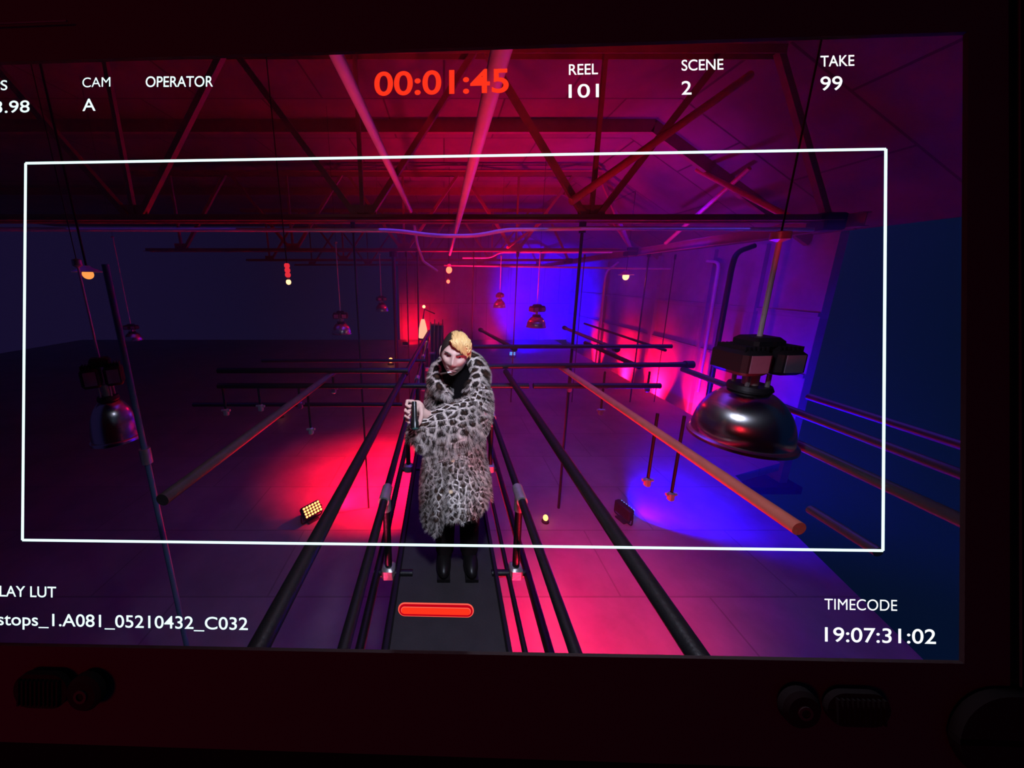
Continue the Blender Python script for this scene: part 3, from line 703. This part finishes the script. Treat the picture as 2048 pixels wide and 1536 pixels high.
# eyes: looking up from under the brows
for s in (-1, 1):
    c = hp(s * 0.0305, -0.0635, 0.0075)
    e = MB().ball(c, 0.0115, 20, 14).build('eye', M['eye_white'], pers)
    d = (HR @ Vector((s * 0.0 + 0.10, -0.93, 0.36))).normalized()
    MB().ball(c + d * 0.0075, 0.0055, 14, 10).build('iris', M['iris'], e)
    br = MB(); br.tube([hp(s * 0.013, -0.0895, 0.022), hp(s * 0.03, -0.0875, 0.030), hp(s * 0.048, -0.074, 0.029)], [0.0032, 0.004, 0.002], 8)
    br.build('eyebrow', M['brow'], pers)
lp = MB()
lp.tube([hp(-0.024, -0.0835, -0.0645), hp(-0.010, -0.0945, -0.0600), hp(0, -0.0955, -0.0612), hp(0.010, -0.0945, -0.0600), hp(0.024, -0.0835, -0.0645)], [0.0015, 0.004, 0.004, 0.004, 0.0015], 8)
lp.tube([hp(-0.022, -0.0835, -0.0655), hp(0, -0.0945, -0.0695), hp(0.022, -0.0835, -0.0655)], [0.0015, 0.005, 0.0015], 8)
lp.build('lips', M['lip'], pers)
# hair: close dark sides and a long bleached fringe swept over one eye
cap = MB(); vs = []; fs = []; n = 48; mm = 20
for i in range(mm + 1):
    for k in range(n):
        a = 2 * PI * k / n; front = max(0.0, -math.sin(a))
        thmax = 1.85 - 1.0 * front ** 1.3
        th = thmax * i / mm
        x, y, z = math.sin(th) * math.cos(a), math.sin(th) * math.sin(a), math.cos(th)
        p = head_surface(x, y, z); q = p * (1.06 + 0.012 * noise.noise(p * 60)); vs.append(hp(*q))
for i in range(mm):
    for k in range(n): fs.append((i * n + k, (i + 1) * n + k, (i + 1) * n + (k + 1) % n, i * n + (k + 1) % n))
cap.add(vs, fs)
cap.build('cropped_hair', M['hair_dark'], pers, smooth=60)
rs = random.Random(3)
fr = MB()
for i in range(230):
    # root on the top of the head, strands fall forward and to the viewer's right
    rx = rs.uniform(-0.034, 0.066); ry = rs.uniform(-0.070, 0.045)
    rz = 0.122 * math.sqrt(max(0.05, 1 - (rx / 0.078) ** 2 - (ry / 0.10) ** 2))
    L = rs.uniform(0.75, 1.1); sw = rs.uniform(-0.006, 0.006)
    tx = 0.016 + rx * 0.85 + rs.uniform(-0.010, 0.018); tx = min(tx, 0.084)
    bottom = 0.074 - max(0, (tx - 0.004)) * 0.85 * L + rs.uniform(-0.008, 0.008)
    p0 = Vector((rx, ry, rz * 0.99)); p1 = Vector((rx * 1.1 + 0.008, min(ry, -0.01) - 0.028, rz + 0.016 + sw))
    yb = -0.088 * math.sqrt(max(0.10, 1 - (tx / 0.086) ** 2)) - 0.010
    p2 = Vector((tx * 0.9, yb * 0.92 - 0.004, 0.088 + sw)); p3 = Vector((tx, yb, max(bottom, 0.02 if tx < 0.045 else -1)))
    pts = []
    for j in range(8):
        t_ = j / 7.0
        pts.append(hp(*(p0 * (1 - t_) ** 3 + p1 * 3 * t_ * (1 - t_) ** 2 + p2 * 3 * t_ ** 2 * (1 - t_) + p3 * t_ ** 3)))
    fr.tube(pts, [0.003, 0.0042, 0.0046, 0.0046, 0.0044, 0.004, 0.003, 0.0012], 6)
fr.build('fringe', M['hair_blond'], pers, smooth=80)
# clothes under the coat
sh = MB(); sh.tube([(0.085, 1.885, 3.1), (0.085, 1.86, 3.3), (0.085, 1.83, 3.48), (0.083, 1.81, 3.57), (0.078, 1.775, 3.64), tuple(hp(0, 0.035, -0.085))], [0.118, 0.128, 0.13, 0.116, 0.08, 0.069], 36)
sh.build('black_shirt', M['black'], pers)
for s, xk in ((-1, 0.01), (1, 0.17)):
    MB().tube([(xk - s * 0.01, 1.93, 3.1), (xk, 1.9, 2.72), (xk + s * 0.005, 1.93, 2.36)], [0.092, 0.07, 0.062], 20).build('trouser_leg', M['trouser'], pers)
    b_ = MB(); b_.ball((xk + s * 0.012, 1.86, ZD + 0.05), (0.05, 0.12, 0.05), 18, 12); b_.tube([(xk + s * 0.005, 1.94, ZD + 0.04), (xk + s * 0.005, 1.94, 2.42)], [0.052, 0.05], 18)
    b_.box((xk + s * 0.012, 1.87, ZD + 0.012), (0.085, 0.24, 0.024))
    b_.build('boot', M['boot'], pers)

# the coat: lofted body, bell sleeve across the chest, big collar; all fur
def interp(tab, z):
    for (z0, *a), (z1, *b) in zip(tab, tab[1:]):
        if z0 >= z >= z1:
            t_ = (z0 - z) / (z0 - z1); return [u * (1 - t_) + v * t_ for u, v in zip(a, b)]
    return list(tab[-1][1:]) if z < tab[-1][0] else list(tab[0][1:])
ROWS = [  # z, x left, x right, y centre, half depth
    (3.70, 0.00, 0.16, 1.80, 0.085), (3.66, -0.045, 0.215, 1.81, 0.11), (3.60, -0.085, 0.255, 1.82, 0.125), (3.50, -0.105, 0.262, 1.84, 0.14),
    (3.36, -0.105, 0.255, 1.86, 0.15), (3.23, -0.11, 0.25, 1.88, 0.155), (3.10, -0.125, 0.26, 1.89, 0.16), (3.0, -0.14, 0.285, 1.90, 0.17),
    (2.88, -0.15, 0.30, 1.90, 0.185), (2.74, -0.152, 0.31, 1.90, 0.195), (2.45, -0.15, 0.315, 1.90, 0.20)]
ct = MB(); n, mm = 140, 90; vs = []; fs = []; uvs = []
def hem(a, x):
    if math.sin(a) > -0.1: return 2.66 + max(0, x - 0.2) * 0.9
    if x < 0.0: return 2.63 + 1.0 * max(0, abs(x + 0.07) - 0.03)
    return 2.735 + 0.02 * math.sin(x * 26 - 1.0) + max(0, x - 0.10) * 0.45
for i in range(mm + 1):
    for k in range(n):
        a = 2 * PI * k / n
        ca, sa = math.cos(a), math.sin(a)
        xl, xr, yc, hd = interp(ROWS, 2.6)
        hz = hem(a, (xl + xr) / 2 + (xr - xl) / 2 * ca)
        zt_ = 3.70 - 0.30 * min(1.0, max(0.0, -sa * 1.5 - 0.45)); z = zt_ + (hz - zt_) * (i / mm)
        xl, xr, yc, hd = interp(ROWS, z); cx = (xl + xr) / 2; hw = (xr - xl) / 2
        low = min(1.0, max(0.0, (3.55 - z) / 0.9))
        fold = 1 + low * (0.045 * math.sin(a * 9 + 1.2 * math.sin(z * 3)) + 0.03 * math.sin(a * 17 + z * 5)) + 0.03 * noise.noise(Vector((ca * 2, sa * 2, z * 5)))
        x = cx + hw * ca * (1 + (fold - 1) * 0.5); y = yc + hd * sa * fold
        if sa < 0:                                    # front closure groove, wider towards the hem
            xs = 0.015 + 0.02 * (3.3 - z) * -1
            y += (0.13 * low ** 1.5 + 0.012) * g(x - xs, 0.007 + 0.016 * low ** 2)
        vs.append((x, y, z)); uvs.append((a * 0.24, z))
for i in range(mm):
    for k in range(n): fs.append((i * n + k, i * n + (k + 1) % n, (i + 1) * n + (k + 1) % n, (i + 1) * n + k))
ct.add(vs, fs); ct.uv = uvs
coat = ct.build('fur_coat', M['fur'], pers, smooth=80)
tag(coat, 'leopard print fur coat body')

def ribbon_tube(ctrl, n=64, steps=48, us=0.25):
    """ctrl: (centre, half height up, half height down, half thickness); swept tube with its own sag"""
    mb = MB(); vs = []; fs = []; uv = []; K = len(ctrl)
    def at(t):
        s = t * (K - 1); i = min(int(s), K - 2); f = s - i; f = f * f * (3 - 2 * f)
        A, B = ctrl[i], ctrl[i + 1]
        return [Vector(A[0]).lerp(Vector(B[0]), f)] + [A[j] * (1 - f) + B[j] * f for j in (1, 2, 3)]
    ln = 0; prev = None
    for i in range(steps + 1):
        c, hu, hdn, ht = at(i / steps); c2 = at(min(1, (i + 1) / steps))[0]; c1 = at(max(0, (i - 1) / steps))[0]
        t = (c2 - c1).normalized(); side = t.cross(Vector((0, 0, 1))).normalized(); up = side.cross(t).normalized()
        if prev is not None: ln += (c - prev).length
        prev = c
        for k in range(n):
            a = 2 * PI * k / n; s_ = math.sin(a); h = hu if s_ > 0 else hdn
            wob = 1 + 0.07 * noise.noise(Vector((i * 0.13, math.cos(a) * 1.5, s_ * 1.5)))
            p = c + side * ht * math.cos(a) * wob + up * h * s_ * wob + Vector((0, 0.085, 0)) * max(0.0, -s_) ** 2.5
            vs.append(p); uv.append((ln, a * 0.165))
    for i in range(steps):
        for k in range(n): fs.append((i * n + k, i * n + (k + 1) % n, (i + 1) * n + (k + 1) % n, (i + 1) * n + k))
    # inside of the cuff
    mb.add(vs, fs); mb.uv = uv
    return mb
sl = ribbon_tube([((0.185, 1.84, 3.60), 0.085, 0.09, 0.055), ((0.205, 1.72, 3.52), 0.13, 0.12, 0.06), ((0.17, 1.63, 3.47), 0.145, 0.14, 0.07),
                  ((0.07, 1.58, 3.46), 0.135, 0.18, 0.07), ((-0.03, 1.56, 3.47), 0.095, 0.24, 0.066), ((-0.10, 1.56, 3.47), 0.055, 0.27, 0.062), ((-0.145, 1.57, 3.42), 0.045, 0.22, 0.055), ((-0.172, 1.58, 3.38), 0.03, 0.14, 0.03)])
sleeve = sl.build('bell_sleeve', M['fur_sleeve'], pers, smooth=80)
co = MB(); vs = []; fs = []; uv = []; n, st = 20, 80
for i in range(st + 1):
    t_ = i / st; a = -PI / 2 + 0.42 + t_ * (2 * PI - 0.84)
    c = Vector((0.078 + 0.118 * math.cos(a), 1.79 + 0.105 * math.sin(a), 3.655 + 0.055 * math.sin(a) + 0.012 * math.cos(a)))
    r = 0.038 + 0.016 * math.sin(a) + (0.012 if math.cos(a) > 0.2 else 0.0)
    o = Vector((math.cos(a), math.sin(a), 0.0))
    for k in range(n):
        b = 2 * PI * k / n; q = c + o * (r * 1.15 * math.cos(b)) + Vector((0, 0, 1)) * (r * 1.35 * math.sin(b))
        vs.append(q); uv.append((a * 0.12, b * 0.04))
for i in range(st):
    for k in range(n): fs.append((i * n + k, i * n + (k + 1) % n, (i + 1) * n + (k + 1) % n, (i + 1) * n + k))
fs.append(tuple(range(n))); fs.append(tuple(range(st * n, st * n + n)))
co.add(vs, fs); co.uv = uv
collar = co.build('fur_collar', M['fur_collar'], pers, smooth=80)
for (x, y, z) in ((0.02, 1.695, 3.19), (0.01, 1.70, 2.98)):
    MB().ball((x + 0.03, y - 0.005, z), (0.013, 0.006, 0.013), 14, 8).build('button', M['horn'], pers)

def fur(o, count, length, seed):
    md = o.modifiers.new('fur', 'PARTICLE_SYSTEM'); ps = o.particle_systems[-1]; st = ps.settings
    ps.seed = seed
    st.type = 'HAIR'; st.count = count; st.hair_step = 4; st.display_step = 3; st.render_step = 3
    st.use_advanced_hair = True
    st.emit_from = 'FACE'; st.use_emit_random = True
    st.object_align_factor = (0, 0, -length * 0.14); st.brownian_factor = length * 0.06; st.normal_factor = length * 0.2
    st.child_type = 'SIMPLE'; st.rendered_child_count = 5; st.child_percent = 5; st.child_length = 1.0
    st.child_radius = 0.008; st.roughness_2 = 0.006; st.roughness_endpoint = 0.004
    st.root_radius = 0.9; st.tip_radius = 0.25; st.radius_scale = 0.001
    st.material = 1
fur(coat, 15000, 0.022, 1); fur(sleeve, 8000, 0.024, 2); fur(collar, 4500, 0.028, 3)

# cigarette and torch held by the person
m0 = hp(-0.004, -0.098, -0.066); d0 = (HR @ Vector((-0.9, -0.75, -0.02))).normalized()
cg = thing('cigarette', 'cigarette between the lips of the person', 'cigarette', tuple(m0))
MB().tube([m0 - d0 * 0.006, m0 + d0 * 0.02], 0.004, 10).build('filter', M['cig_paper'], cg)
MB().tube([m0 + d0 * 0.02, m0 + d0 * 0.062], 0.0042, 10).build('wrapper', M['cig_tip'], cg)
T0 = PM + Vector((-0.014, -0.022, 0.042)); T1 = PM + Vector((-0.006, -0.098, -0.062)); dt = (T1 - T0).normalized()
tt = thing('handheld_torch', 'dark handheld torch gripped in the raised fist', 'torch', tuple(T0))
MB().tube([T0, T0 + dt * 0.08, T0 + dt * 0.10, T1], [0.012, 0.013, 0.019, 0.02], 20).build('barrel', M['torch'], tt)
MB().ball(T1, (0.019, 0.019, 0.010), 18, 10, dt.to_track_quat('Z', 'Y').to_matrix()).build('lens', M['torch_lens'], tt)

# ------------------------------------------------------------------ the monitor the hall is seen in
MR = Matrix(((0.9996, -0.0025, -0.0284), (-0.0272, 0.212, -0.9769), (0.0084, 0.9773, 0.2118)))
MC = Vector((-0.0091, 0.4885, 4.0934))
MX = Matrix.Translation(MC) @ MR.to_4x4()
mon = thing('monitor', 'large black production monitor framing the red and blue lit hall', 'monitor', tuple(MC)); del mon['_o']
mon.matrix_world = MX
def mm_(pts): return [(x / 1000.0, y / 1000.0) for x, y in pts]
SC = mm_([(-872, 460.2), (776.8, 464.1), (769.0, -458.9), (-872, -467.5)])     # screen opening, clockwise from top left
OUT = mm_([(-960, 640), (833, 640), (833, -620), (-960, -620)])
b = MB(); vs = []
for z in (0.0, -0.002):
    vs += [(x, y, z) for x, y in SC]
vs += [(x, y, 0.003) for x, y in OUT] + [(x, y, -0.002) for x, y in OUT]
sc2 = [(x * 1.0005, y * 1.001, 0.003) for x, y in SC]; vs += sc2
fs = []
for i in range(4):
    j = (i + 1) % 4
    fs += [(i, j, 4 + j, 4 + i), (16 + i, 16 + j, j, i), (8 + i, 8 + j, 16 + j, 16 + i), (8 + i, 12 + i, 12 + j, 8 + j), (12 + i, 12 + j, 4 + j, 4 + i)]
b.add(vs, fs); b.build('bezel', M['bezel'], mon, smooth=0)
def rrect(mb, x0, y0, x1, y1, r, z0, z1, n=8):
    pts = []
    for cx, cy, a0 in ((x1 - r, y1 - r, 0), (x0 + r, y1 - r, PI / 2), (x0 + r, y0 + r, PI), (x1 - r, y0 + r, 1.5 * PI)):
        for i in range(n + 1):
            a = a0 + i / n * PI / 2; pts.append((cx + r * math.cos(a), cy + r * math.sin(a)))
    k = len(pts); vs = [(x, y, z0) for x, y in pts] + [(x, y, z1) for x, y in pts]
    mb.add(vs, [tuple(range(k, 2 * k)), tuple(range(k - 1, -1, -1))] + [(i, (i + 1) % k, k + (i + 1) % k, k + i) for i in range(k)])
    return mb
for (x0, x1, y0, y1, kx) in ((-0.657, -0.571, -0.549, -0.497, -0.543), (0.560, 0.648, -0.541, -0.493, 0.523)):
    l_ = rrect(MB(), x0, y0, x1, y1, 0.025, 0.01, 0.017).build('latch_plate', M['bezel_dark'], mon, smooth=30)
    for i in range(10): pass
    rb = MB()
    for i in range(10): rb.box((x0 + 0.012 + i * (x1 - x0 - 0.024) / 9, (y0 + y1) / 2, 0.019), (0.003, (y1 - y0) * 0.75, 0.004))
    rb.build('grip_ribs', M['bezel_dark'], l_, smooth=0)
    kb = MB().lathe([(0.0, 0.01), (0.027, 0.01), (0.027, 0.018), (0.022, 0.022), (0.0, 0.022)], (kx, (y0 + y1) / 2 , 0), 28).build('knob', M['bezel_dark'], mon)
    MB().lathe([(0.006, 0.022), (0.010, 0.022), (0.010, 0.024), (0.006, 0.024)], (kx, (y0 + y1) / 2, 0), 16).build('knob_cap', M['bezel'], kb)
rrect(MB(), 0.738, -0.62, 0.90, -0.489, 0.07, 0.008, 0.02).build('corner_guard', M['bezel_dark'], mon, smooth=30)
MB().tube([(-0.70, 0.5125, 0.012), (-0.575, 0.5135, 0.012)], 0.0012, 6).build('bezel_scratch', M['worn_pipe'], mon)
MB().tube([(0.833, 0.6, 0.012), (0.833, -0.482, 0.012)], 0.0012, 6).build('bezel_edge', M['bezel'], mon)
# guide frame on the screen: the four lines of the frame
GF = []
for x, y in ((-664.9 - 8, 0), ): pass
def quad(mb, a, b, wd, z=0.0):
    a = Vector(a); b = Vector(b); d = (b - a).normalized(); n_ = Vector((-d.y, d.x)) * wd / 2
    vs = [(p.x, p.y, z) for p in (a - n_, b - n_, b + n_, a + n_)] + [(p.x, p.y, z - 0.0008) for p in (a - n_, b - n_, b + n_, a + n_)]
    mb.add(vs, [(0, 1, 2, 3), (7, 6, 5, 4), (0, 4, 5, 1), (1, 5, 6, 2), (2, 6, 7, 3), (3, 7, 4, 0)])
GTL, GTR, GBR, GBL = [(-0.6613, 0.3025), (0.6673, 0.2985), (0.6617, -0.2988), (-0.6682, -0.3018)]
gf = MB()
for a, b2 in ((GTL, GTR), (GTR, GBR), (GBR, GBL), (GBL, GTL)): quad(gf, a, b2, 0.0036, -0.002)
gf.build('frame_guide', M['hud_white'], mon, smooth=0)
def text(name, s, x0, x1, ybase, cap, m, spacing=1.0, align='LEFT', bold=0.006, rot=0.0):
    """lettering on the screen: left edge, right edge, base line and cap height in millimetres"""
    cu = bpy.data.curves.new(name, 'FONT'); cu.body = s; cu.size = 1.0; cu.offset = bold; cu.space_character = spacing; cu.extrude = 0.0
    o = bpy.data.objects.new('tmp', cu); COL.objects.link(o)
    me = bpy.data.meshes.new_from_object(o.evaluated_get(bpy.context.evaluated_depsgraph_get()))
    bpy.data.objects.remove(o); bpy.data.curves.remove(cu)
    xs = [v.co.x for v in me.vertices]; X0, X1 = min(xs), max(xs)
    capu = 0.729                                                        # cap height of the built-in font
    sx = (x1 - x0) / (X1 - X0) / 1000.0; sy = cap / capu / 1000.0
    ca, sa = math.cos(rot), math.sin(rot)
    for v in me.vertices:
        px, py = (v.co.x - X0) * sx, v.co.y * sy
        v.co = (x0 / 1000.0 + px * ca - py * sa, ybase / 1000.0 + px * sa + py * ca, -0.002)
    me.name = name; me.materials.clear(); me.materials.append(m)
    ob = bpy.data.objects.new(name, me); COL.objects.link(ob); ob.parent = mon
    return ob
Wt, W2, Rd = M['hud_white'], M['hud_white2'], M['hud_red']
text('rate_caption', 'FPS', -728, -691, 420.5, 16.5, Wt)
text('rate_readout', '23.98', -732, -654, 384, 20, Wt)
text('camera_caption', 'CAM', -566.4, -520.6, 421.5, 16.3, Wt, bold=-0.003)
text('camera_readout', 'A', -566.5, -545, 383.8, 20.5, Wt)
text('operator_caption', 'OPERATOR', -463, -354, 419.5, 17.5, Wt, rot=-0.02)
text('timer_readout', '00:01:45', -98.2, 109.5, 397.3, 37.5, Rd, bold=0.018)
text('reel_caption', 'REEL', 201, 244.7, 421, 17, W2)
text('reel_readout', '101', 200.5, 246, 386, 21.5, W2)
text('scene_caption', 'SCENE', 369.6, 431.3, 423, 17, W2)
text('scene_readout', '2', 369.5, 384.2, 386.6, 21.5, W2)
text('take_caption', 'TAKE', 573, 621.9, 423.5, 17, W2)
text('take_readout', '99', 573, 604.6, 388, 21.5, W2)
text('lookup_caption', 'DISPLAY LUT', -755, -612, -392.5, 18, Wt)
text('clip_readout', '0_stops_1.A081_05210432_C032', -742, -300.3, -438.5, 20.5, Wt, rot=0.002)
text('timecode_caption', 'TIMECODE', 576.9, 681.4, -387.8, 17.3, W2, bold=-0.003)
text('timecode_readout', '19:07:31:02', 577.5, 736.6, -435.5, 22.5, W2)
rb = rrect(MB(), -0.0637, -0.4135, 0.0542, -0.3925, 0.0104, -0.0060, -0.0052, 6).build('record_bar', M['hud_pink'], mon, smooth=0)
rrect(MB(), -0.0619, -0.4118, 0.0524, -0.3942, 0.0087, -0.0050, -0.0042, 6).build('bar_fill', M['hud_red_dim'], rb, smooth=0)
rrect(MB(), -0.0590, -0.4082, 0.0495, -0.3975, 0.0053, -0.0040, -0.0032, 6).build('bar_core', M['hud_pink'], rb, smooth=0)
rrect(MB(), -0.0580, -0.4076, 0.0485, -0.3981, 0.0046, -0.0030, -0.0022, 6).build('bar_core', M['hud_red'], rb, smooth=0)
# black wall added around the monitor, masks the hall and blocks its light
b = MB(); hole = mm_([(-900, 500), (810, 500), (810, -500), (-900, -500)]); big = [(-3.2, 2.6), (3.2, 2.6), (3.2, -2.6), (-3.2, -2.6)]
vs = [(x, y, -0.003) for x, y in hole] + [(x, y, -0.003) for x, y in big] + [(x, y, -0.008) for x, y in hole] + [(x, y, -0.008) for x, y in big]; fs = []
for i in range(4):
    j = (i + 1) % 4; fs += [(4 + i, 4 + j, j, i), (8 + i, 8 + j, 12 + j, 12 + i), (i, j, 8 + j, 8 + i), (4 + i, 12 + i, 12 + j, 4 + j)]
b.add(vs, fs)
wf = b.build('wall_mask', M['black'], loc=(0, 0, 0), smooth=0); wf.matrix_world = MX; tag(wf, kind='structure')

# ------------------------------------------------------------------ haze in the hall
hz = bpy.data.materials.new('haze'); hz.use_nodes = True; nt = hz.node_tree; nt.nodes.remove(nt.nodes['Principled BSDF'])
vsn = nt.nodes.new('ShaderNodeVolumeScatter'); vsn.inputs['Density'].default_value = 0.02; vsn.inputs['Anisotropy'].default_value = 0.25
vsn.inputs['Color'].default_value = (0.9, 0.9, 0.95, 1)
nt.links.new(vsn.outputs[0], nt.nodes['Material Output'].inputs['Volume'])
hz.cycles.homogeneous_volume = True
tag(MB().box((-1.15, 12.55, 3.4), (19.7, 20.8, 8.4)).build('haze', hz, loc=(-1.15, 12.6, -0.8), smooth=0), 'thin stage haze filling the hall', 'haze', kind='stuff')

for o in bpy.data.objects:
    if '_o' in o: del o['_o']
